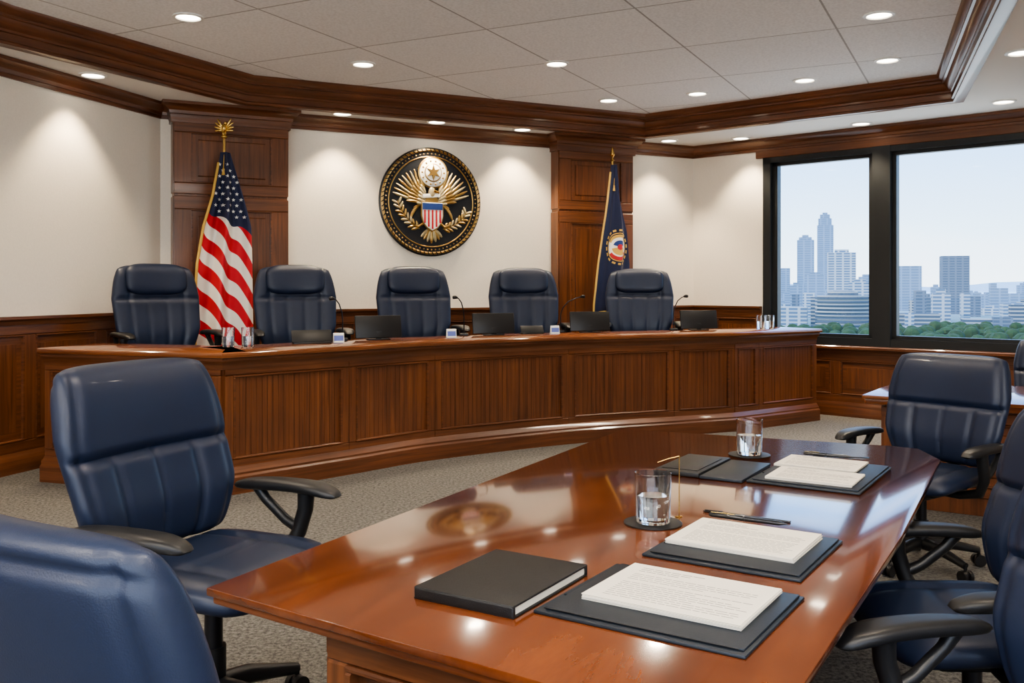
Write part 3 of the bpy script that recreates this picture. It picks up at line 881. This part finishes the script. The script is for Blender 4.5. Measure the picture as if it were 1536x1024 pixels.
# ------------------------------------------------------------------ lighting fixtures
def fixture_mesh():
    m = MB()
    m.lathe([(.115, 0), (.115, -.008), (.093, -.012), (.088, -.004), (.088, 0)], (0, 0, 0), M_trimring, 36, cap0=False, cap1=False)
    m.lathe([(.089, -.002), (.05, -.0015), (.001, -.001)], (0, 0, 0), M_lamp, 36, cap0=False, cap1=False)
    return m.mesh('ceiling_downlight')
fx = fixture_mesh()
def downlight(x, y, z, power, size=115, blend=.9, sc=1., warm=.64):
    o = place(fx, 'ceiling_downlight', (x, y, z-.001), 0, sc)
    l = bpy.data.lights.new('downlight_bulb', 'SPOT'); l.energy = power; l.spot_size = math.radians(size); l.spot_blend = blend
    l.shadow_soft_size = .06; l.color = (1., .84-.03*(warm < .6), warm)
    lo = bpy.data.objects.new('downlight_bulb', l); COL.objects.link(lo); lo.parent = o; lo.location = (0, 0, -.03)
TP = 98
for x, y in ((-2.47, 7.12), (-1.375, 8.63), (.412, 8.61), (1.067, 10.3), (1.975, 9.94), (2.917, 9.3), (3.41, 8.48), (2.78, 7.07),
             (-.6, 6.4), (1.0, 5.6), (-2.2, 4.6), (-.2, 3.4), (1.6, 3.2), (-3.6, 3.2)):
    downlight(x, y, HT, TP, 130)
for x, y in ((-3.60, 8.02), (-1.78, 9.80), (-.83, 10.29), (.12, 10.78), (1.95, 11.60), (2.80, 11.42), (3.89, 10.40), (4.83, 9.17), (3.95, 7.24), (-4.35, 5.4), (5.0, 5.0)):
    downlight(x, y, HS, 110, 92, .6, 1., .56)
# fill light panels added to the rear ceiling (behind the viewer)
tm = MB(); tm.box((0, 0, -.008), (1.25, .65, .014), M_trimring, .003)
tm.box((0, 0, -.017), (1.17, .57, .004), mat('fill_panel_lens', (1, 1, 1), .5, emis=((1, .93, .84), 3.)))
tme = tm.mesh('added_fill_panel')
for x, y in ((-4.2, .4), (-2., .4), (.4, .4), (2.3, .4), (-4., -1.4), (-1.6, -1.4), (1.2, -1.4)):
    o = place(tme, 'added_fill_panel', (x, y, HT-.001))
    l = bpy.data.lights.new('fill_panel_light', 'AREA'); l.shape = 'RECTANGLE'; l.size = 1.15; l.size_y = .55; l.energy = 52; l.color = (1, .91, .80)
    lo = bpy.data.objects.new('fill_panel_light', l); COL.objects.link(lo); lo.parent = o; lo.location = (0, 0, -.03)

# ------------------------------------------------------------------ outside
w = bpy.data.worlds.new('sky'); scene.world = w; w.use_nodes = True
nt = w.node_tree; bg = nt.nodes['Background']
tc = nt.nodes.new('ShaderNodeTexCoord'); sp = nt.nodes.new('ShaderNodeSeparateXYZ'); rp_ = nt.nodes.new('ShaderNodeValToRGB')
nt.links.new(tc.outputs['Generated'], sp.inputs[0]); nt.links.new(sp.outputs['Z'], rp_.inputs['Fac'])
cr = rp_.color_ramp
cr.elements[0].position = 0.; cr.elements[0].color = (.78, .90, 1., 1)
cr.elements[1].position = 1.; cr.elements[1].color = (.12, .32, .80, 1)
e = cr.elements.new(.06); e.color = (.56, .78, 1., 1)
e = cr.elements.new(.18); e.color = (.22, .50, .98, 1)
nz = nt.nodes.new('ShaderNodeTexNoise'); nz.inputs['Scale'].default_value = 3.; nz.inputs['Detail'].default_value = 5
mpw = nt.nodes.new('ShaderNodeMapping'); mpw.inputs['Scale'].default_value = (1, 1, 5)
nt.links.new(tc.outputs['Generated'], mpw.inputs[0]); nt.links.new(mpw.outputs[0], nz.inputs['Vector'])
rc = nt.nodes.new('ShaderNodeValToRGB'); rc.color_ramp.elements[0].position = .5; rc.color_ramp.elements[1].position = .8
rc.color_ramp.elements[1].color = (.5, .5, .5, 1)
nt.links.new(nz.outputs['Fac'], rc.inputs[0])
mw = nt.nodes.new('ShaderNodeMix'); mw.data_type = 'RGBA'; mw.inputs[7].default_value = (.85, .93, 1., 1)
nt.links.new(rc.outputs[0], mw.inputs[0]); nt.links.new(rp_.outputs[0], mw.inputs[6]); nt.links.new(mw.outputs[2], bg.inputs['Color'])
bg.inputs['Strength'].default_value = 2.9

def facade(name, wall_c, win_c, haze, fw=7., fh=4.):
    m, nt, b = base_mat(name)
    tc = nt.nodes.new('ShaderNodeTexCoord'); sp = nt.nodes.new('ShaderNodeSeparateXYZ'); nt.links.new(tc.outputs['Object'], sp.inputs[0])
    ad = nt.nodes.new('ShaderNodeMath'); ad.operation = 'ADD'; nt.links.new(sp.outputs[0], ad.inputs[0]); nt.links.new(sp.outputs[1], ad.inputs[1])
    cb = nt.nodes.new('ShaderNodeCombineXYZ'); nt.links.new(ad.outputs[0], cb.inputs[0]); nt.links.new(sp.outputs[2], cb.inputs[1])
    br_ = nt.nodes.new('ShaderNodeTexBrick'); br_.offset = 0; br_.inputs['Scale'].default_value = 1
    br_.inputs['Brick Width'].default_value = fw; br_.inputs['Row Height'].default_value = fh; br_.inputs['Mortar Size'].default_value = .9
    br_.inputs['Mortar Smooth'].default_value = .2
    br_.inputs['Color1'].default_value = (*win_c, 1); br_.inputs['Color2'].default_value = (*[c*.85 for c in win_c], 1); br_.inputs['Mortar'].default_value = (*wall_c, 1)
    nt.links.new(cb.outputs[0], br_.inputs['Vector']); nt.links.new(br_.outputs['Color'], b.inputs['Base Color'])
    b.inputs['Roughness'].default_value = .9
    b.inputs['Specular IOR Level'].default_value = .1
    b.inputs['Emission Color'].default_value = (.42, .68, 1., 1); b.inputs['Emission Strength'].default_value = haze  # air haze put into the facades as a bluish glow
    return m
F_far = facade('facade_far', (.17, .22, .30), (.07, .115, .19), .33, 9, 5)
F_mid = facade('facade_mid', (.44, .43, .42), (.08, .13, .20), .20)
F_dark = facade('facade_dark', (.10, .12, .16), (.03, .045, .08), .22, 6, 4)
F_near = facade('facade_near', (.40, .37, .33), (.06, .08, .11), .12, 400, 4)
GZ = -42
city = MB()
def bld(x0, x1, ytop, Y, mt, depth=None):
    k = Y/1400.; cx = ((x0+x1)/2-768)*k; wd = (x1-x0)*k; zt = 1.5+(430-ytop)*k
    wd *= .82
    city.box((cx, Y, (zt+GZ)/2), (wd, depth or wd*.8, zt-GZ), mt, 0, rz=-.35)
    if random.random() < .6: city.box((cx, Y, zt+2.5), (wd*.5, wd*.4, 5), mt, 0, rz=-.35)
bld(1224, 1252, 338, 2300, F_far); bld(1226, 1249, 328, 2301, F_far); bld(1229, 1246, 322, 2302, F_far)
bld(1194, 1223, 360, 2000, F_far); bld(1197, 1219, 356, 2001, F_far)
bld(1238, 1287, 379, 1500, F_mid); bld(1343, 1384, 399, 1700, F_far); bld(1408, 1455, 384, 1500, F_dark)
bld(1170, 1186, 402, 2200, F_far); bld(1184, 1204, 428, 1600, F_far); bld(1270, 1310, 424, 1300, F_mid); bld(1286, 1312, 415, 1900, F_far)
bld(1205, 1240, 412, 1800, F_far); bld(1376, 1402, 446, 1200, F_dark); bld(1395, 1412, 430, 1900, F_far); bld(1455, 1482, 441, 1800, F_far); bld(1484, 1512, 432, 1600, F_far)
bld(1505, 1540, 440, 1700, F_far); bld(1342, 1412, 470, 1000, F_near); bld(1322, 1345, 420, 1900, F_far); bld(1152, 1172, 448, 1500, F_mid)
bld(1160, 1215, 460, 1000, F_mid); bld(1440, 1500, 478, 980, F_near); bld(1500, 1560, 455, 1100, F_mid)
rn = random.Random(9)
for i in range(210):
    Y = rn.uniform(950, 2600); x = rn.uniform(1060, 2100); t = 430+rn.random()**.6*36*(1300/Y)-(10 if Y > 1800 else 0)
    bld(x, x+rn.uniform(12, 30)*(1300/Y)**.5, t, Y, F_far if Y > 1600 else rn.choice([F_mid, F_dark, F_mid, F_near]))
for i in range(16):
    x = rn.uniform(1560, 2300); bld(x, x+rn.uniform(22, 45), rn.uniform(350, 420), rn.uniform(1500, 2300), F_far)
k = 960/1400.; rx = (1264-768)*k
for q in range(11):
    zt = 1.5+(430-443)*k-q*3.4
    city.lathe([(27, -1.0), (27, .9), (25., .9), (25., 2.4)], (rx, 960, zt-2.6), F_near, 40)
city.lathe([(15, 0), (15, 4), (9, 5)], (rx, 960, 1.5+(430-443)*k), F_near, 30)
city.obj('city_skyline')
gm, nt, b = base_mat('hazy_ground')
tc = nt.nodes.new('ShaderNodeTexCoord'); sp = nt.nodes.new('ShaderNodeSeparateXYZ'); nt.links.new(tc.outputs['Object'], sp.inputs[0])
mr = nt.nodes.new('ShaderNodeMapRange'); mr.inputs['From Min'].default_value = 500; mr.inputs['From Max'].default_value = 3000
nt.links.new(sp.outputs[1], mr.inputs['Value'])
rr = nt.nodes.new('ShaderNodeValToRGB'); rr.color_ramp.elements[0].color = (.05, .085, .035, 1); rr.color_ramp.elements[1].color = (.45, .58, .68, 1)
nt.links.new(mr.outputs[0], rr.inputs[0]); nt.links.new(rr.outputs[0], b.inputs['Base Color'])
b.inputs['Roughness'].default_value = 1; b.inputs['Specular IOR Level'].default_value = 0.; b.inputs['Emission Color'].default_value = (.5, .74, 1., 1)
ms = nt.nodes.new('ShaderNodeMath'); ms.operation = 'MULTIPLY'; ms.inputs[1].default_value = .6; nt.links.new(mr.outputs[0], ms.inputs[0]); nt.links.new(ms.outputs[0], b.inputs['Emission Strength'])  # distance haze painted into the ground: paler and glowing farther out
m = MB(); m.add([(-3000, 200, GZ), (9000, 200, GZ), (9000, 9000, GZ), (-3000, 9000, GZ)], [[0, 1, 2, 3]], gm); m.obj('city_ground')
M_tree = mat('hazy_trees', (.034, .062, .018), 1., emis=((.4, .65, .8), .04), var=(.15, .5))  # slight emission stands in for haze over the trees
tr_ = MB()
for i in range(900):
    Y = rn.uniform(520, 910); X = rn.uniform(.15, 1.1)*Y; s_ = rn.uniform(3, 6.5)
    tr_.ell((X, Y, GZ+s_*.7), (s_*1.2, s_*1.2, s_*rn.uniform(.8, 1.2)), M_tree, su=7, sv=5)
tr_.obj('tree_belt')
hm = MB(); hill = mat('hazy_hills', (.2, .3, .4), 1, emis=((.45, .70, 1.), .75))  # hills glow blue to imitate haze
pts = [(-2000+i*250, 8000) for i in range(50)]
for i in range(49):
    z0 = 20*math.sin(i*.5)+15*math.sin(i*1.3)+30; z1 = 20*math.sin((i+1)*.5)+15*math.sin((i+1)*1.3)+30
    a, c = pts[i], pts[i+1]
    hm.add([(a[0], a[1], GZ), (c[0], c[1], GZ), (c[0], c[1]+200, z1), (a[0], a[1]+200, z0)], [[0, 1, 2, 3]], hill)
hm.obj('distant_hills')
sl = bpy.data.lights.new('sun', 'SUN'); sl.energy = 2.8; sl.angle = .01; sl.color = (1, .94, .86)
so = bpy.data.objects.new('sun', sl); COL.objects.link(so); so.rotation_euler = (math.radians(50), 0, math.radians(-70))

# ------------------------------------------------------------------ camera
cam = bpy.data.cameras.new('camera'); co = bpy.data.objects.new('camera', cam); COL.objects.link(co)
co.location = (0, 0, 1.5); co.rotation_euler = (pi/2, 0, 0)
cam.sensor_width = 36; cam.lens = 1400/1536*36; cam.shift_y = -82/1536; cam.clip_end = 12000; cam.clip_start = .05
scene.camera = co
scene.view_settings.view_transform = 'AgX'
scene.view_settings.look = 'AgX - Medium High Contrast'
scene.view_settings.exposure = .32
